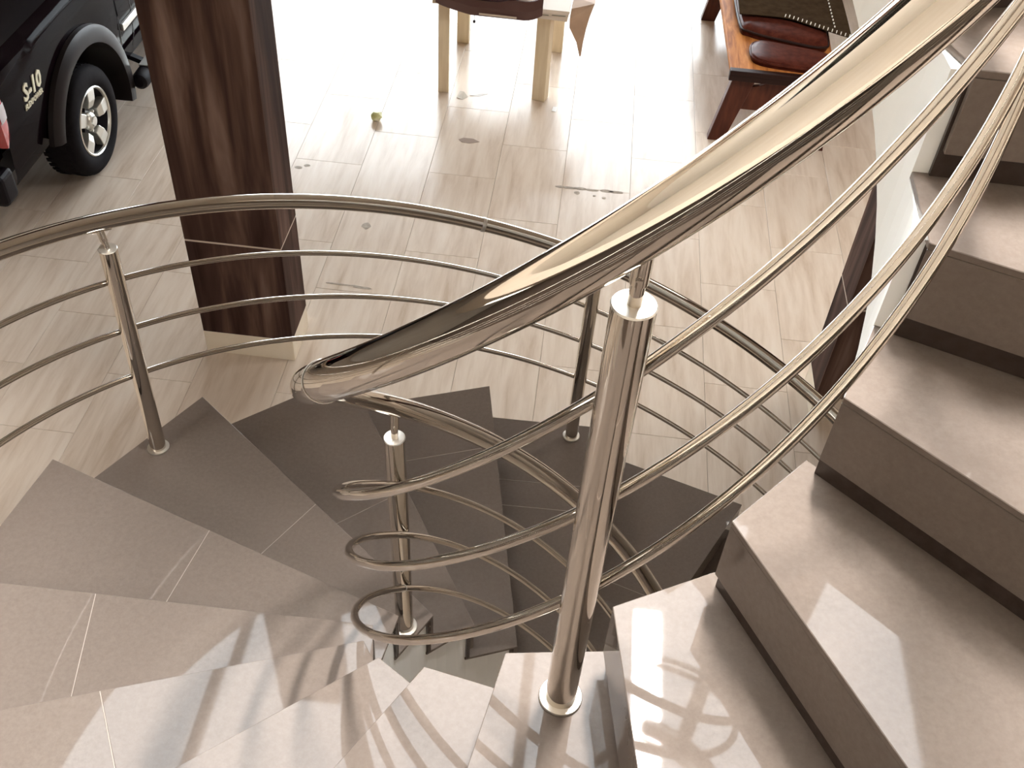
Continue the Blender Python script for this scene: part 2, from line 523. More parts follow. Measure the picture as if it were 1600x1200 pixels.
def column(name, x0, x1, y0, y1, label):
    t = thing(name, ((x0 + x1) / 2, (y0 + y1) / 2, 0), label, 'column', None)
    hs, hj = 0.138, 0.706
    b = MB(); b.box(x0 + 0.012, x1 - 0.012, y0 + 0.012, y1 - 0.012, 0, ZC)
    b.build('core', M['joint_line'], t)
    b = MB(); b.box(x0 + 0.001, x1 - 0.001, y0 + 0.001, y1 - 0.001, hj - 0.0048, hj + 0.0048)
    b.build('joint_strip', M['joint_line'], t)
    levels = [(hs, hj - 0.005)]
    z = hj + 0.005
    while z < ZC - 0.05:
        levels.append((z, min(z + 1.2, ZC - 0.002)))
        z += 1.208
    faces = (((x0, y0), (x1, y0 + 0.011)), ((x0, y1 - 0.011), (x1, y1)), ((x0, y0 + 0.0112), (x0 + 0.011, y1 - 0.0112)), ((x1 - 0.011, y0 + 0.0112), (x1, y1 - 0.0112)))
    for (a, c) in faces:
        for z0, z1 in levels:
            b = MB(); b.box(a[0], c[0], a[1], c[1], z0, z1)
            b.build('wall_panel', M['column'], t, bevel=0.0015, seg=1)
        b = MB(); b.box(a[0], c[0], a[1], c[1], 0.0005, hs - 0.001)
        b.build('skirting_tile', M['cream_tile'], t, bevel=0.001, seg=1)
    return t


column('tiled_column', -1.834, -1.378, 2.345, 2.62, 'dark walnut tiled square column beside the truck, cream skirting at its foot')
column('tiled_column', 1.240, 1.696, 2.368, 2.62, 'dark tiled square column mostly hidden behind the upper flight of stairs')

# ------------------------------------------------------------------ spiral staircase
ANG = math.radians(61.7)
DT = 0.34586504
RISE = 0.18
RO, ECC = 1.6358, -0.0076
KA, KB = -1, 16


def lvl(k):
    return 0.36 + k * RISE


def r_in(k):
    return 0.462 if 6 <= k <= 13 else 0.437


def ri(k):
    return 0.432 if k <= 5 else (0.465 if k >= 9 else 0.432 + (k - 5) * 0.00825)


def fpt(k, rad, rec=0.0):
    """point of the nosing line of step k at a radius, moved rec along the walking direction"""
    t = ANG + k * DT
    s = math.sqrt(rad * rad - ECC * ECC)
    return Vector((math.cos(t) * s - math.sin(t) * (ECC + rec), math.sin(t) * s + math.cos(t) * (ECC + rec)))


stair = thing('spiral_staircase', (0, 0, 0), 'spiral staircase of polished taupe tiles climbing round an open well', 'staircase')
TT = 0.012
APR = 0.134
JOINTS = {1: [1.17, 1.30], 2: [1.31], 4: [0.993], 5: [1.058], 6: [1.147]}
body = MB()
R_IN, R_OUT = 0.437, 1.60
for k in range(KA, KB + 1):
    z = lvl(k)
    rads = [ri(k)] + JOINTS.get(k, [1.02]) + [RO]
    ov = 0.028
    for j in range(len(rads) - 1):
        g0 = 0.0006 if j > 0 else 0.0
        g1 = 0.0006 if j < len(rads) - 2 else 0.0
        ra, rb = rads[j] + g0, rads[j + 1] - g1
        rback = (R_IN if j == 0 else ra)
        if j == 0:
            rback = min(R_IN, ri(k))
        a, c = fpt(k, ra), fpt(k, rb)
        d, e = fpt(k + 1, rb, ov), fpt(k + 1, rback, ov)
        b = MB(); b.prism([a, c, d, e], z - TT, z)
        b.build('tread_tile', M['tread'], stair, bevel=0.0012, seg=1)
        if j > 0:
            b = MB(); b.prism([fpt(k, ra - 0.002, 0.001), fpt(k, ra + 0.0002, 0.001), fpt(k + 1, ra + 0.0002, 0.02), fpt(k + 1, ra - 0.002, 0.02)], z - 0.006, z - 0.0002)
            b.build('tread_joint', M['tread_grout'], stair)
        a2, c2 = fpt(k, ra, 0.0004), fpt(k, rb, 0.0004)
        d2, e2 = fpt(k, rb, TT), fpt(k, ra, TT)
        b = MB(); b.prism([a2, c2, d2, e2], z - APR, z - TT - 0.0006)
        b.build('apron_tile', M['tread'], stair, bevel=0.0008, seg=1)
    b = MB(); b.prism([fpt(k, ri(k) - 0.004, 0.014), fpt(k, RO - 0.012, 0.014), fpt(k, RO - 0.012, 0.026), fpt(k, ri(k) - 0.004, 0.026)], z - RISE + 0.0005, z - TT - 0.001)
    b.build('riser_tile', M['riser'], stair)
    # concrete under the step, curved sides and sloped soffit
    n = 4
    rows = []
    for s in range(n + 1):
        tt = k + 0.09 + s * (1.0 / n)
        th = ANG + tt * DT
        zs = max(0.0, lvl(k) - 0.40 + (tt - k) * RISE)
        rows.append((Vector((math.cos(th), math.sin(th))), zs))
    zt = z - TT - 0.0008
    for s in range(n):
        (d0, z0), (d1, z1) = rows[s], rows[s + 1]
        pts = [d0 * r_in(k), d0 * R_OUT, d1 * R_OUT, d1 * r_in(k)]
        body.prism(pts, [z0, z0, z1, z1], zt)
body.build('plastered_body', M['plaster'], stair)

# ------------------------------------------------------------------ railings
RAILS = {   # first and last step, height over the nosing line, small bends of radius (3) and height (4)
    'in_hand': (-1, 13.5, 0.82, 0.466, 0.059, [0.0034, -0.0026, 0.0057, 0.0128, 0.0141, 0.0596, -0.0736]),
    'im1': (-1, 14.5, 0.56, 0.434, 0.056, [0.0097, 0.003, 0.0082, -0.0049, -0.0042, 0.1447, 0.0657]),
    'im2': (-1, 14.5, 0.36, 0.434, 0.056, [-0.0005, -0.0011, -0.0017, 0.0072, -0.0317, -0.0057, 0.0198]),
    'im3': (-1, 14.5, 0.16, 0.434, 0.056, [0.0003, 0.0031, 0.0044, -0.0284, -0.0115, 0.0606, 0.0715]),
    'out_hand': (-1, 6, 0.80, 1.552, 0.0, [0.0011, -0.0003, -0.0008, 0.0511, -0.011, -0.0323, -0.0188]),
    'om1': (-1, 6, 0.62, 1.556, 0.0, [-0.0003, -0.0001, -0.0015, 0.0205, 0.0142, -0.0433, -0.0545]),
    'om2': (-1, 6, 0.42, 1.556, 0.0, [0.0009, -0.0004, -0.0008, 0.0361, -0.0093, -0.0258, -0.0217]),
    'om3': (-1, 6, 0.24, 1.556, 0.0, [0.0006, 0.0002, -0.0009, 0.0282, -0.0008, -0.0336, -0.0062])}


def rail_pt(key, t):
    t0, t1, c0, r0, dr, p = RAILS[key]
    s = max(-0.15, min(1.1, (t - t0) / (t1 - t0))) * 2 - 1
    q = max(0.0, min(1.0, (t - 5) / 4))
    r = r0 + dr * q * q * (3 - 2 * q) + p[0] + p[1] * s + p[2] * s * s
    c = c0 + p[3] + p[4] * s + p[5] * s * s + p[6] * s ** 3
    a = ANG + t * DT
    return Vector((r * math.cos(a), r * math.sin(a), RISE * t + 0.36 + c))


def rail_line(key, ta, tb, per=10):
    n = int((tb - ta) * per)
    return [rail_pt(key, ta + (tb - ta) * i / n) for i in range(n + 1)]


RH, RM, RP = 0.0242, 0.0089, 0.0254


def post(root, r, t, k, height, hand, lean=0.0):
    a = ANG + t * DT
    p = Vector((r * math.cos(a), r * math.sin(a), lvl(k)))
    ax = Vector((lean / height, 0, 1)).normalized()      # posts stand a touch out of plumb
    b = MB(); b.lathe(p, ax, [(RP, 0.0), (RP, height)], 40)
    ps = b.build('post', M['steel'], root)
    b = MB(); b.lathe(p, (0, 0, 1), [(0.0355, 0.0003), (0.036, 0.003), (0.0345, 0.0055), (RP + 0.0008, 0.0068)], 40)
    b.build('base_flange', M['steel_satin'], ps)
    b = MB(); b.lathe(p, ax, [(RP - 0.0005, height), (RP + 0.0006, height + 0.0008), (RP - 0.001, height + 0.003), (0.010, height + 0.0034)], 40)
    b.build('post_cap', M['steel_satin'], ps)
    best = None
    for i in range(-40, 41):        # the rail point straight above the post's own axis
        q = rail_pt(hand, t + i * 0.008)
        d = (p + ax * (q.z - p.z) - q).to_2d().length
        if best is None or d < best[0]:
            best = (d, t + i * 0.008)
    t = best[1]
    top = rail_pt(hand, t)
    # the pin leans from the post to the underside of the handrail
    q0 = p + ax * height
    q1 = Vector((top.x, top.y, top.z - RH * 0.8 - (0.005 if hand == 'in_hand' and t > 6 else 0)))
    m_ = q0.lerp(q1, 0.42)
    b = MB(); b.tube([q0, m_], 0.0085, 20)
    b.tube([m_ - Vector((0, 0, 0.002)), q1], 0.0108, 20)
    pin = b.build('handrail_pin', M['steel'], ps)
    dr = (cam.matrix_world.translation - m_)
    dr.z = 0
    dr.normalize()
    b = MB(); b.lathe(m_.lerp(q1, 0.18) + dr * 0.0095, dr, [(0.0042, 0), (0.0040, 0.002), (0.0, 0.0026)], 14)
    b.build('grub_screw', M['steel'], ps)
    # saddle plate under the handrail
    tv = (rail_pt(hand, t + 0.1) - rail_pt(hand, t - 0.1)).normalized()
    b = MB(); b.bar(Vector((top.x, top.y, top.z)) - Vector((0, 0, RH + 0.0005)) - tv * 0.032, Vector((top.x, top.y, top.z)) - Vector((0, 0, RH + 0.0005)) + tv * 0.032, 0.022, 0.004)
    b.build('saddle_plate', M['steel'], ps, bevel=0.0012)
    return p


def joint_ring(root, key, t, rad):
    a, c = rail_pt(key, t - 0.012), rail_pt(key, t + 0.012)
    b = MB(); b.tube([a, a.lerp(c, 0.5), c], [rad + 0.0006, rad + 0.0018, rad + 0.0006], 32, caps=False)
    return b.build('weld_ring', M['steel_satin'], root)


inner = thing('stair_railing', (0, 0, 0.0), 'inner polished steel railing looping round the stair well, nearest the camera', 'railing')
hl = rail_line('in_hand', -2.0, 17.2, 32)
hs_ = []
for i in range(len(hl)):
    q = max(0.0, min(1.0, (-2.0 + 19.2 * i / (len(hl) - 1) - 5.6) / 1.2))
    hs_.append(RH + 0.0072 * q * q * (3 - 2 * q))      # the upper length is a size heavier than the lower one
b = MB(); b.tube(hl, hs_, 56)
b.build('handrail', M['steel'], inner)
for key in ('im1', 'im2', 'im3'):
    b = MB(); b.tube(rail_line(key, -2.0, 17.2, 32), RM, 32)
    b.build('rail', M['steel'], inner)
post(inner, 0.466, 4.49, 4, 0.815, 'in_hand', -0.009)
post(inner, 0.525, 10.56, 10, 0.845, 'in_hand', 0.006)
post(inner, 0.525, 16.3, 16, 0.80, 'in_hand')
for t in (8.05, 13.6):
    joint_ring(inner, 'in_hand', t, RH + 0.0072)
joint_ring(inner, 'im3', 4.75, RM)

outer = thing('stair_railing', (0, 0, 0.0), 'outer polished steel railing curving round the far side of the lower flight', 'railing')
b = MB(); b.tube(rail_line('out_hand', -2.0, 17.2, 24), RH, 40)
b.build('handrail', M['steel'], outer)
for key in ('om1', 'om2', 'om3'):
    b = MB(); b.tube(rail_line(key, -2.0, 17.2, 24), RM, 24)
    b.build('rail', M['steel'], outer)
for t in (1.35, 4.43, 7.5, 10.6, 13.7, 16.8):
    post(outer, 1.548, t, int(math.floor(t)), 0.826 if t > 3 else 0.815, 'out_hand', {1.35: 0.009, 4.43: 0.015}.get(t, 0.0))
joint_ring(outer, 'out_hand', 2.1, RH)

# ------------------------------------------------------------------ pickup truck
TX = -2.95                 # right-hand side plane
CY, CZ = 3.836, 0.327      # rear axle
WB = 2.56                  # wheel base
truck = thing('pickup_truck', (-3.75, 5.0, 0), 'dark pickup truck parked beside the tiled column, seen from its rear right corner', 'truck')
XL = TX - 1.56


def prof(z):
    """how far the flank bulges at height z"""
    pts = [(0.38, -0.05), (0.50, -0.015), (0.68, 0.0), (0.95, 0.0), (1.02, -0.006), (1.05, -0.018), (1.075, -0.04), (1.09, -0.07), (1.3, -0.12), (1.55, -0.24)]
    if z <= pts[0][0]:
        return pts[0][1]
    for (a, xa), (c, xc) in zip(pts, pts[1:]):
        if z <= c:
            return xa + (xc - xa) * (z - a) / (c - a)
    return pts[-1][1]


def flank(b, ys, zb, zt, side=1, nz=12):
    rows = []
    for i in range(nz + 1):
        row = []
        for y in ys:
            z = zb(y) + (zt - zb(y)) * i / nz
            x = TX + prof(z)
            if side < 0:
                x = XL + TX - x
            row.append((x, y, z))
        rows.append(row)
    b.grid(rows, True)


def arch(cy, R=0.50):
    def zb(y):
        d = abs(y - cy)
        base = 0.46 if y < cy else 0.36
        return max(base, CZ + math.sqrt(R * R - d * d)) if d < R else base
    return zb


def samples(a, c, cy, R=0.50, n=26):
    ys = {a, c}
    for i in range(n + 1):
        y = cy + R * math.cos(math.pi * i / n)
        for q in (y,):
            if a < q < c:
                ys.add(q)
    for i in range(1, 6):
        ys.add(a + (c - a) * i / 6)
    return sorted(ys)


Y_TAIL, Y_GAP, Y_CAB, Y_NOSE = 2.95, 4.415, 6.05, 7.22
for s in (1, -1):
    b = MB(); flank(b, samples(Y_TAIL, Y_GAP, CY), arch(CY), 1.09, s)
    xs = lambda x: x if s > 0 else XL + TX - x
    # rail on top of the bed side and its inner face
    b.grid([[(xs(TX - 0.07), y, 1.09) for y in (Y_TAIL, Y_GAP)], [(xs(TX - 0.15), y, 1.092) for y in (Y_TAIL, Y_GAP)], [(xs(TX - 0.15), y, 0.62) for y in (Y_TAIL, Y_GAP)]], False)
    bed = b.build('bed_side', M['paint'], truck)
    # wheel arch flare: a lip swept round the opening
    b = MB()
    rows = []
    for (rr, xx) in ((0.555, 0.002), (0.552, 0.03), (0.515, 0.052), (0.455, 0.05), (0.450, 0.0), (0.452, -0.28)):
        row = []
        for i in range(33):
            a_ = math.radians(-14 + 178 * i / 32)
            row.append((xs(TX + xx), CY + rr * math.cos(a_), CZ + rr * math.sin(a_)))
        rows.append(row)
    b.grid(rows, True)
    b.build('wheel_arch_flare', M['flare_plastic'], bed)
    b = MB(); flank(b, samples(Y_GAP + 0.02, Y_CAB, 9.9), lambda y: 0.36, 1.06, s)
    cabs = b.build('cab_side', M['paint'], truck)
    b = MB()
    for (ya, yb) in ((4.62, 4.632), (5.5, 5.512)):
        rows = [[(xs(TX + prof(z) + 0.0012), y, z) for y in (ya, yb)] for z in (0.40, 0.5, 0.68, 0.95, 1.03, 1.055)]
        b.grid(rows, False)
    b.build('door_seam', M['black_plastic'], cabs)
    b = MB()
    b.bar((xs(TX + 0.006), 4.44, 0.625), (xs(TX + 0.006), 6.0, 0.625), 0.020, 0.045)
    b.build('door_moulding', M['alloy'], cabs, bevel=0.004)
    b = MB()
    b.grid([[(xs(TX + prof(1.06)), 4.44, 1.06), (xs(TX + prof(1.06)), 6.0, 1.06)], [(xs(TX - 0.26), 4.62, 1.50), (xs(TX - 0.26), 5.65, 1.50)]], False)
    b.build('side_window', M['car_glass'], cabs)
    b = MB(); flank(b, samples(Y_CAB + 0.01, Y_NOSE, CY + WB), arch(CY + WB), 0.96, s)
    b.build('front_wing', M['paint'], truck)
    # step bar with rounded end
    xb = xs(TX + 0.075)
    b = MB(); b.tube([(xb, 4.36, 0.30), (xb, 4.375, 0.30), (xb, 4.40, 0.30), (xb, 6.0, 0.30), (xb, 6.03, 0.30)], [0.030, 0.050, 0.056, 0.056, 0.03], 18)
    for y in (4.6, 5.8):
        b.bar((xb, y, 0.30), (xs(TX - 0.12), y, 0.37), 0.04, 0.03)
    sb = b.build('step_bar', M['black_plastic'], truck)
    b = MB(); b.bar((xb, 4.48, 0.3575), (xb, 5.9, 0.3575), 0.07, 0.008)
    b.build('step_pad', M['alloy'], sb, bevel=0.003)
    # tail lamp
    zt = [0.70, 0.74, 0.80, 0.87, 0.94, 0.985, 1.0]
    wd = [0.03, 0.075, 0.10, 0.105, 0.10, 0.07, 0.03]
    b = MB()
    b.grid([[(xs(TX + prof(z) + 0.006 - 0.012 * q * q), Y_TAIL - 0.02 + w_ * q, z) for q in (0, 0.35, 0.7, 0.9, 1.0)] for z, w_ in zip(zt, wd)], True)
    b.grid([[(xs(TX + prof(z) + 0.006 - 0.09 * q), Y_TAIL - 0.02 - 0.006 * math.sin(q * 3.1), z) for q in (0, 0.3, 0.6, 1.0)] for z, w_ in zip(zt, wd)], True)
    tl = b.build('tail_lamp', M['tail_red'], truck)
    b = MB()
    b.grid([[(xs(TX + prof(z) + 0.0085 - 0.012 * q * q), Y_TAIL - 0.012 + w_ * q, z) for q in (0, 0.35, 0.7, 0.88)] for z, w_ in ((0.83, 0.085), (0.87, 0.09), (0.92, 0.088))], True)
    b.build('clear_lens', M['tail_clear'], tl)
    # wheels
    for cy in (CY, CY + WB):
        ax = (1, 0, 0) if s > 0 else (-1, 0, 0)
        base = (xs(TX - 0.19), cy, CZ)
        b = MB()
        b.lathe(base, ax, [(0.200, 0.0), (0.25, -0.002), (0.295, 0.006), (0.318, 0.025), (0.326, 0.06), (0.326, 0.15), (0.318, 0.186), (0.300, 0.203), (0.262, 0.214), (0.225, 0.210), (0.203, 0.198)], 64, caps=False)
        for i in range(44):     # tread blocks
            a_ = 2 * math.pi * i / 44
            for o_ in (0.035, 0.135):
                u = Vector((0, math.cos(a_), math.sin(a_)))
                t_ = Vector((0, -math.sin(a_), math.cos(a_)))
                p0 = Vector(base) + Vector(ax) * o_ + u * 0.3245
                b.bar(p0 - t_ * 0.013, p0 + t_ * 0.013, 0.042, 0.007, u)
        tyre = b.build('wheel', M['rubber'], truck)
        b = MB()
        b.lathe(base, ax, [(0.203, 0.196), (0.206, 0.203), (0.199, 0.207), (0.192, 0.202), (0.189, 0.19)], 64, caps=False)
        b.build('rim_ring', M['alloy'], tyre)
        b = MB(); b.lathe(base, ax, [(0.0, 0.10), (0.186, 0.10), (0.189, 0.19)], 48, caps=False)
        b.build('rim_pocket', M['alloy_dark'], tyre)
        for i in range(5):
            a_ = math.radians(150 + 72 * i)
            u = Vector((0, math.cos(a_), math.sin(a_)))
            t_ = Vector((0, -math.sin(a_), math.cos(a_)))
            A_ = Vector(ax)
            c0 = Vector(base)
            b = MB()
            sh = [(0.082, 0.030), (0.125, 0.040), (0.190, 0.044)]
            top = [c0 + u * r_ + t_ * h_ * sg + A_ * (0.198 - 0.012 * (r_ < 0.1)) for r_, h_ in sh for sg in (-1, 1)]
            bot = [p - A_ * 0.05 for p in top]
            b.faces(top + bot, [(0, 1, 3, 2), (2, 3, 5, 4), (6, 8, 9, 7), (8, 10, 11, 9), (0, 2, 8, 6), (2, 4, 10, 8), (1, 7, 9, 3), (3, 9, 11, 5), (0, 6, 7, 1), (4, 5, 11, 10)])
            b.build('spoke', M['alloy'], tyre, bevel=0.004)
            bk = MB(); bk.bar(c0 + u * 0.03 + A_ * 0.14, c0 + u * 0.11 + A_ * 0.145, 0.05, 0.03, A_)
            bk.build('spoke_root', M['alloy_dark'], tyre)
        b = MB()
        b.lathe(base, ax, [(0.056, 0.12), (0.056, 0.165), (0.045, 0.183), (0.03, 0.19), (0.028, 0.198), (0.0, 0.20)], 24)
        for i in range(5):
            a_ = math.radians(186 + 72 * i)
            c_ = Vector(base) + Vector((0, math.cos(a_), math.sin(a_))) * 0.058
            b.lathe(c_, ax, [(0.013, 0.12), (0.013, 0.172), (0.008, 0.18), (0.0, 0.18)], 8)
        b.build('wheel_hub', M['alloy'], tyre)

b = MB(); b.box(XL + 0.15, TX - 0.15, Y_TAIL + 0.04, Y_GAP, 0.60, 0.63)
b.box(XL + 0.15, TX - 0.15, Y_GAP - 0.03, Y_GAP, 0.63, 1.085)
b.build('bed_floor', M['black_plastic'], truck)
b = MB(); b.box(XL + 0.07, TX - 0.07, Y_TAIL - 0.015, Y_TAIL + 0.035, 0.60, 1.085)
b.build('tailgate', M['paint'], truck, bevel=0.01)
b = MB(); b.grid([[(XL + 0.06, Y_TAIL - 0.01, 1.096), (TX - 0.06, Y_TAIL - 0.01, 1.096)], [(XL + 0.06, Y_GAP - 0.02, 1.096), (TX - 0.06, Y_GAP - 0.02, 1.096)]], False)
b.build('bed_cover', M['black_plastic'], truck)
b = MB(); b.box(XL - 0.0, TX - 0.005, Y_TAIL - 0.16, Y_TAIL - 0.02, 0.42, 0.60)
b.build('rear_bumper', M['black_plastic'], truck, bevel=0.03, seg=3)
b = MB(); b.box(XL + 0.25, TX - 0.25, Y_TAIL, Y_NOSE - 0.1, 0.30, 0.44)
b.box(XL + 0.1, TX - 0.1, CY - 0.05, CY + 0.05, CZ - 0.05, CZ + 0.05)
b.box(XL + 0.1, TX - 0.1, CY + WB - 0.05, CY + WB + 0.05, CZ - 0.05, CZ + 0.05)
b.build('chassis', M['black_plastic'], truck)
b = MB()
b.box(XL + 0.06, TX - 0.06, Y_GAP + 0.02, Y_GAP + 0.05, 0.40, 1.06)
b.grid([[(XL + 0.06, Y_GAP + 0.03, 1.06), (TX - 0.06, Y_GAP + 0.03, 1.06)], [(XL + 0.26, 4.62, 1.5), (TX - 0.26, 4.62, 1.5)]], False)
b.build('cab_back', M['car_glass'], truck)
b = MB()
b.grid([[(XL + 0.26, 4.58, 1.5), ((XL + TX) / 2, 4.58, 1.53), (TX - 0.26, 4.58, 1.5)], [(XL + 0.26, 5.68, 1.5), ((XL + TX) / 2, 5.68, 1.53), (TX - 0.26, 5.68, 1.5)]], True)
b.build('cab_roof', M['paint'], truck)
b = MB(); b.grid([[(XL + 0.26, 5.66, 1.5), (TX - 0.26, 5.66, 1.5)], [(XL + 0.10, 6.12, 1.0), (TX - 0.10, 6.12, 1.0)]], False)
b.build('windscreen', M['car_glass'], truck)
b = MB(); b.grid([[(XL + 0.03, 6.05, 0.96), ((XL + TX) / 2, 6.1, 1.01), (TX - 0.03, 6.05, 0.96)], [(XL + 0.05, 6.8, 0.94), ((XL + TX) / 2, 6.85, 0.98), (TX - 0.05, 6.8, 0.94)], [(XL + 0.08, 7.2, 0.86), ((XL + TX) / 2, 7.24, 0.89), (TX - 0.08, 7.2, 0.86)]], True)
b.build('bonnet', M['paint'], truck)
b = MB(); b.box(XL, TX, 7.16, 7.32, 0.40, 0.62)
b.build('front_bumper', M['flare_plastic'], truck, bevel=0.03, seg=3)
b = MB(); b.box(XL + 0.3, TX - 0.3, 7.18, 7.24, 0.64, 0.85)
b.build('grille', M['black_plastic'], truck)
b = MB()
for xa, xc in ((XL + 0.04, XL + 0.28), (TX - 0.28, TX - 0.04)):
    b.box(xa, xc, 7.17, 7.235, 0.64, 0.85)
b.build('headlamps', M['tail_clear'], truck)


def lettering(text, size, y0, z0, x, parent, name, m, shear=0.25, ext=0.003):
    """raised letters on the truck's right flank, reading towards the front"""
    cu = bpy.data.curves.new(name, 'FONT')
    cu.body = text
    cu.size = size
    cu.shear = shear
    cu.extrude = ext
    cu.offset = size * 0.034
    cu.resolution_u = 2
    tmp = bpy.data.objects.new(name, cu)
    col.objects.link(tmp)
    dg = bpy.context.evaluated_depsgraph_get()
    me = bpy.data.meshes.new_from_object(tmp.evaluated_get(dg))
    bpy.data.objects.remove(tmp)
    me.transform(Matrix(((0, 0, 1, x - parent.location.x), (1, 0, 0, y0 - parent.location.y), (0, 1, 0, z0 - parent.location.z), (0, 0, 0, 1))))
    me.materials.clear()
    me.materials.append(m)
    o = bpy.data.objects.new(name, me)
    col.objects.link(o)
    o.parent = parent
    return o


o = lettering('S-10', 0.115, 3.195, 0.812, TX + 0.003, truck, 'badge', M['badge'])
o['label'] = 'silver S-10 lettering on the bed side'
o = lettering('FLEXPOWER', 0.036, 3.185, 0.768, TX + 0.003, truck, 'badge', M['badge'])
o['label'] = 'small silver FLEXPOWER lettering under the large letters'

# ------------------------------------------------------------------ pine table with things on it
table = thing('table', (-0.68, 5.55, 0), 'small table on pale pine legs standing on the bright floor', 'table')
for (xa, xc, ya, yc, rz) in ((-1.092, -1.010, 5.155, 5.235, 0.10), (-0.425, -0.318, 5.155, 5.265, -0.28), (-1.060, -0.970, 5.905, 5.985, 0.0), (-0.345, -0.265, 5.900, 5.985, 0.0)):
    mx, my = (xa + xc) / 2, (ya + yc) / 2
    hw = (xc - xa) / 2 if rz == 0 else (xc - xa) / 2 * 0.88
    ca, sa = math.cos(rz), math.sin(rz)
    pts = [(mx + ca * i * hw - sa * j * 0.04, my + sa * i * hw + ca * j * 0.04) for i, j in ((-1, -1), (1, -1), (1, 1), (-1, 1))]
    b = MB(); b.prism(pts, 0.0005, 0.655)
    b.build('leg', M['pine'], table, bevel=0.004)
b = MB(); b.box(-1.12, -0.235, 5.125, 6.02, 0.655, 0.685)
b.build('table_top', M['pine'], table, bevel=0.004)

card = thing('printed_board', (-0.3, 5.2, 0.686), 'cream printed board hanging over the front right corner of the pine table', 'board')
b = MB(); b.slab([[(-0.75, 6.0, 0.693), (-0.5, 6.0, 0.693), (-0.215, 6.0, 0.693)], [(-0.75, 5.3, 0.693), (-0.5, 5.3, 0.693), (-0.215, 5.3, 0.693)], [(-0.75, 5.12, 0.692), (-0.5, 5.12, 0.692), (-0.215, 5.12, 0.692)], [(-0.75, 5.095, 0.68), (-0.5, 5.095, 0.68), (-0.222, 5.095, 0.68)], [(-0.75, 5.085, 0.655), (-0.5, 5.085, 0.65), (-0.228, 5.085, 0.642)]], (0, 0.0, 0.004), False)
b.build('board_sheet', M['print_paper'], card)
b = MB()
for (xa, xc, z) in ((-0.40, -0.35, 0.668), (-0.33, -0.24, 0.672), (-0.47, -0.42, 0.660)):
    b.box(xa, xc, 5.0845, 5.0875, z, z + 0.006)
b.build('print_marks', M['print_ink'], card)

flap = thing('cardboard_flap', (-0.16, 5.15, 0.69), 'brown cardboard flap bent down to a point past the table corner', 'cardboard')
b = MB()
b.slab([[(-0.200, 5.60, 0.712), (-0.07, 5.62, 0.712)], [(-0.200, 5.30, 0.712), (-0.055, 5.32, 0.715)], [(-0.205, 5.14, 0.705), (-0.06, 5.17, 0.74)], [(-0.208, 5.10, 0.66), (-0.085, 5.14, 0.66)], [(-0.205, 5.10, 0.60), (-0.10, 5.13, 0.58)], [(-0.150, 5.105, 0.50), (-0.11, 5.12, 0.49)], [(-0.122, 5.11, 0.405), (-0.115, 5.112, 0.40)]], (0.004, 0.004, 0.003), False)
b.build('flap_sheet', M['cardboard'], flap)

bag = thing('vinyl_bag', (-0.75, 5.4, 0.69), 'dark maroon vinyl bag with a brown border slumped over the table front', 'bag')
# plump rounded body draping over the front edge
rows = []
NU, NV = 18, 14
for i in range(NV + 1):
    v = math.pi * (i / NV)
    row = []
    for j in range(NU + 1):
        u = 2 * math.pi * j / NU
        sx, sy = 0.34, 0.36
        ex = lambda c_: math.copysign(abs(c_) ** 0.6, c_)
        x = -0.80 + sx * ex(math.cos(u)) * ex(math.sin(v)) * 0.98
        y = 5.42 + sy * ex(math.sin(u)) * ex(math.sin(v))
        z = 0.775 + 0.082 * ex(math.cos(v))
        row.append((x, y, z))
    rows.append(row)
b = MB(); b.grid(rows, True)
b.build('bag_body', M['maroon'], bag)
b = MB()
pts = []
for j in range(25):
    q = j / 24
    x = -1.09 + 0.70 * q
    z = 0.690 - 0.062 * min(1, (q / 0.33)) ** 0.7 + 0.004 * q
    z += 0.045 * max(0, (q - 0.82) / 0.18) ** 2      # the border runs out upwards at its right end
    pts.append((x, 5.055 + 0.02 * (1 - q), z))
b.slab([[(p[0], p[1] + 0.03, p[2] + 0.11) for p in pts], [(p[0], p[1] - 0.004, p[2] + 0.06) for p in pts], [(p[0], p[1], p[2]) for p in pts]], (0, -0.012, 0.0), True)
b.build('bag_border', M['maroon_rim'], bag)
b = MB(); b.bar((-0.80, 5.042, 0.655), (-0.555, 5.045, 0.650), 0.004, 0.012)
b.build('pale_tape', M['print_paper'], bag)
b = MB(); b.tube([(-0.835, 5.09, 0.64), (-0.835, 5.09, 0.585)], 0.0015, 6)
b.lathe((-0.835, 5.09, 0.565), (0, 0, 1), [(0.0, 0), (0.008, 0.004), (0.008, 0.018), (0.0, 0.024)], 10)
b.build('hanging_pull', M['black_plastic'], bag)

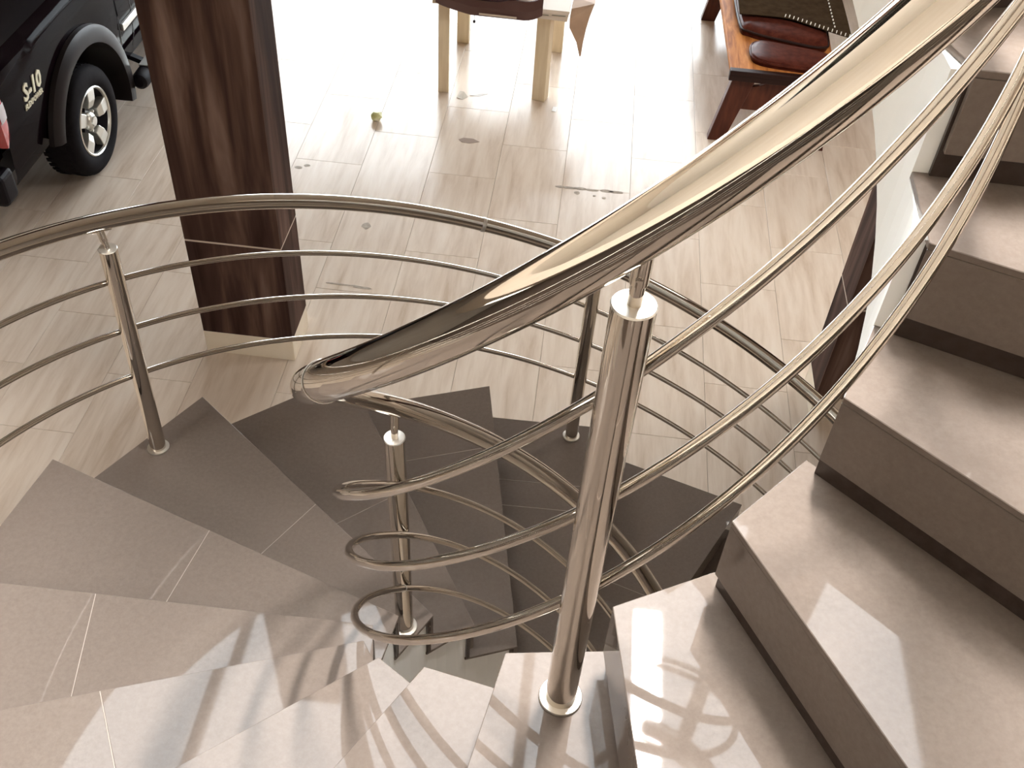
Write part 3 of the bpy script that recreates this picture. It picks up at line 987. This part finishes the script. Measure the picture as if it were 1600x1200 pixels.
# ------------------------------------------------------------------ hardwood bench with leather
bench = thing('bench', (1.2, 5.9, 0), 'amber hardwood bench on splayed dark red legs against the right side', 'bench')
YB0, YB1 = 4.87, 7.0
b = MB(); b.prism([(0.850, YB0), (1.52, YB0), (1.60, YB1), (0.79, YB1)], 0.497, 0.536)
b.build('seat', M['bench_wood'], bench, bevel=0.006)
b = MB(); b.prism([(0.846, YB0 - 0.012), (1.525, YB0 - 0.012), (1.525, YB0 + 0.03), (0.846, YB0 + 0.03)], 0.463, 0.530)
b.prism([(0.846, YB0 - 0.02), (1.525, YB0 - 0.02), (1.525, YB0 + 0.03), (0.846, YB0 + 0.03)], 0.505, 0.5365)
b.build('seat_end_board', M['bench_edge'], bench, bevel=0.004)
for y in (YB0 + 0.06, 6.72):
    for s in (-1, 1):
        xt = 1.185 + s * 0.225
        xb = 1.185 + s * 0.335
        b = MB()
        hw = 0.055
        pts0 = [(xb - hw, y - 0.035), (xb + hw, y - 0.035), (xb + hw, y + 0.035), (xb - hw, y + 0.035)]
        pts1 = [(xt - 0.075, y - 0.035), (xt + 0.075, y - 0.035), (xt + 0.075, y + 0.035), (xt - 0.075, y + 0.035)]
        b.faces([(*p, 0.0005) for p in pts0] + [(*p, 0.497) for p in pts1], [(3, 2, 1, 0), (4, 5, 6, 7), (0, 1, 5, 4), (1, 2, 6, 5), (2, 3, 7, 6), (3, 0, 4, 7)])
        b.build('leg', M['bench_dark'], bench, bevel=0.005)
    b = MB()
    zt = [(0.98, 0.40), (1.06, 0.415), (1.12, 0.445), (1.185, 0.462), (1.25, 0.445), (1.31, 0.415), (1.39, 0.40)]
    top = [(x, z) for x, z in zt]
    bot = [(1.42, 0.24), (0.95, 0.24)]
    out = top + bot
    n = len(out)
    b.faces([(x, y - 0.016, z) for x, z in out] + [(x, y + 0.016, z) for x, z in out], [tuple(range(n)), tuple(range(2 * n - 1, n - 1, -1))] + [(i, n + i, n + (i + 1) % n, (i + 1) % n) for i in range(n)])
    b.build('trestle_board', M['bench_dark'], bench, bevel=0.003)
b = MB(); b.bar((1.185, YB0 + 0.06, 0.30), (1.185, 6.72, 0.30), 0.05, 0.08)
b.build('stretcher', M['bench_dark'], bench, bevel=0.004)


def cushion(name, outline, z0, z1, label, mbody, mpipe):
    """leather pad over an outline: domed top, rolled edge, piping all round"""
    cx = sum(p[0] for p in outline) / len(outline)
    cy = sum(p[1] for p in outline) / len(outline)
    t = thing(name, (cx, cy, z0), label, 'cushion', None)
    # smooth the outline
    pts = []
    n = len(outline)
    for i in range(n):
        p0, p1, p2, p3 = (Vector((*outline[(i + d) % n], 0)) for d in (-1, 0, 1, 2))
        for q in range(6):
            s = q / 6
            pts.append(0.5 * ((2 * p1) + (-p0 + p2) * s + (2 * p0 - 5 * p1 + 4 * p2 - p3) * s * s + (-p0 + 3 * p1 - 3 * p2 + p3) * s ** 3))
    c = Vector((cx, cy, 0))
    rows = []
    for f, h in ((0.985, 0.0), (1.0, 0.35), (0.99, 0.68), (0.95, 0.90), (0.85, 1.0), (0.6, 1.06), (0.3, 1.09), (0.02, 1.1)):
        rows.append([c + (p - c) * f + Vector((0, 0, z0 + (z1 - z0) * h)) for p in pts + pts[:1]])
    b = MB(); b.grid(rows, True)
    b.poly([r for r in rows[0][:-1]][::-1])
    b.build('pad', mbody, t)
    b = MB(); b.tube([c + (p - c) * 0.998 + Vector((0, 0, z0 + (z1 - z0) * 0.55)) for p in pts], 0.009, 8, closed=True)
    b.build('piping', mpipe, t)
    return t


cushion('leather_cushion', [(1.01, 4.97), (1.20, 4.92), (1.42, 4.915), (1.50, 5.00), (1.49, 5.13), (1.24, 5.20), (1.04, 5.23), (0.98, 5.12)], 0.5365, 0.585, 'glossy brown leather cushion at the near end of the hardwood bench', M['leather'], M['leather'])
cushion('leather_cushion', [(0.925, 5.46), (0.99, 5.34), (1.19, 5.265), (1.46, 5.215), (1.51, 5.40), (1.52, 6.2), (1.40, 6.5), (1.05, 6.5), (0.92, 6.2)], 0.5365, 0.605, 'large brown leather cushion with black piping, under the dark laced hide', M['leather'], M['bench_edge'])
hide = thing('laced_hide', (1.25, 6.0, 0.628), 'dull dark hide with white lacing laid over the leather cushion', 'hide')
b = MB()
rows = []
for j in range(9):
    y = 5.48 + 1.1 * j / 8
    row = []
    for i in range(9):
        q = i / 8
        x = 0.915 + 0.73 * q
        yy = y - (0.20 * max(0, q - 0.45) / 0.55 if j < 4 else 0)
        z = 0.632 + 0.004 * math.sin(5 * q + j)
        row.append((x, yy, z))
    rows.append(row)
b.slab(rows, (0, 0, 0.006), True)
b.build('hide_sheet', M['hide'], hide)
b = MB()
for i in range(16):
    q = 0.42 + 0.56 * i / 15
    x = 0.915 + 0.73 * q
    y = 5.48 - 0.20 * max(0, q - 0.45) / 0.55
    z = 0.637 + 0.004 * math.sin(5 * q)
    b.bar((x - 0.004, y - 0.004, z), (x + 0.004, y + 0.028, z + 0.002), 0.006, 0.006)
for i in range(16):
    q = 0.86
    b.bar((0.915 + 0.73 * q, 5.40 + 0.05 * i, 0.638), (0.915 + 0.73 * q, 5.415 + 0.05 * i, 0.638), 0.007, 0.007)
tag(b.build('lacing_stitches', M['lacing'], hide), kind='stuff')

# ------------------------------------------------------------------ litter and marks on the floor


def flat(name, pts, m, label, cat, h=0.0012, curl=0.0, z=0.0003):
    n = len(pts)
    b = MB()
    b.prism(pts, [z + curl * (i % 3 == 0) for i in range(n)], [z + h + curl * (i % 3 == 0) for i in range(n)])
    o = b.build(name, m)
    return tag(o, label, cat)


# crumpled lime wrapper
lw = thing('crumpled_wrapper', (-1.429, 4.70, 0), 'small crumpled pale green wrapper lying alone on the bright floor', 'wrapper')
bm = bmesh.new()
bmesh.ops.create_icosphere(bm, subdivisions=2, radius=0.040)
for v in bm.verts:
    v.co *= 0.82 + 0.36 * random.random()
    v.co.z *= 0.95
mz = min(v.co.z for v in bm.verts)
for v in bm.verts:
    v.co.z -= mz - 0.0003
me = bpy.data.meshes.new('wrapper_ball')
bm.to_mesh(me)
bm.free()
me.materials.append(M['lime'])
o = bpy.data.objects.new('wrapper_ball', me)
col.objects.link(o)
o.parent = lw

flat('paper_scrap', [(-0.945, 5.10), (-0.900, 5.085), (-0.868, 5.13), (-0.905, 5.19), (-0.935, 5.20)], M['paper_tan'], 'torn tan paper scrap on the floor between the table legs', 'paper', curl=0.004)
flat('paper_scrap', [(-0.860, 5.15), (-0.790, 5.155), (-0.735, 5.20), (-0.79, 5.19), (-0.85, 5.185)], M['paper'], 'thin white paper strip beside the tan scrap under the table', 'paper', curl=0.003)
flat('paper_scrap', [(-0.275, 5.05), (-0.243, 5.05), (-0.240, 5.12), (-0.268, 5.11)], M['paper'], 'tiny white scrap on the floor right of the front table leg', 'paper', curl=0.004)
flat('brown_scrap', [(-0.855, 4.575), (-0.830, 4.545), (-0.775, 4.54), (-0.715, 4.57), (-0.760, 4.60), (-0.825, 4.60)], M['brown_leaf'], 'flat brown scrap on the floor in front of the table', 'scrap')


def smear(name, cx, cy, segs, label):
    """dried mortar left along a tile joint: irregular thin flakes"""
    b = MB()
    for (x, y, rx, ry) in segs:
        n = 9
        pts = [(cx + x + rx * math.cos(2 * math.pi * i / n) * random.uniform(0.75, 1.15), cy + y + ry * math.sin(2 * math.pi * i / n) * random.uniform(0.7, 1.2)) for i in range(n)]
        b.prism(pts, 0.0003, 0.0012)
    o = b.build(name, M['smear'])
    tag(o, label, 'stain', kind='stuff')
    return o


smear('mortar_smear', -0.15, 4.15, [(0.0, 0.0, 0.03, 0.012), (0.06, 0.0, 0.05, 0.012), (0.13, 0.005, 0.05, 0.014), (0.20, 0.0, 0.05, 0.012), (0.29, 0.005, 0.05, 0.018), (0.36, 0.005, 0.05, 0.016), (0.11, -0.045, 0.018, 0.018), (0.22, -0.06, 0.012, 0.008), (0.28, -0.07, 0.012, 0.012)], 'brown dried mortar smear along a floor joint left of the handrail')
smear('mortar_smear', -1.258, 3.533, [(0.0, 0.0, 0.028, 0.032)], 'round brown blot on the floor below the outer handrail')
smear('mortar_smear', -1.28, 2.98, [(0.0, 0.0, 0.10, 0.007), (0.12, -0.01, 0.06, 0.010)], 'thin dried streak on the floor right of the tiled column')
smear('mortar_smear', -1.80, 4.06, [(0.0, 0.0, 0.03, 0.014), (0.05, 0.03, 0.02, 0.014)], 'small grey chip mark on the floor near the column edge')
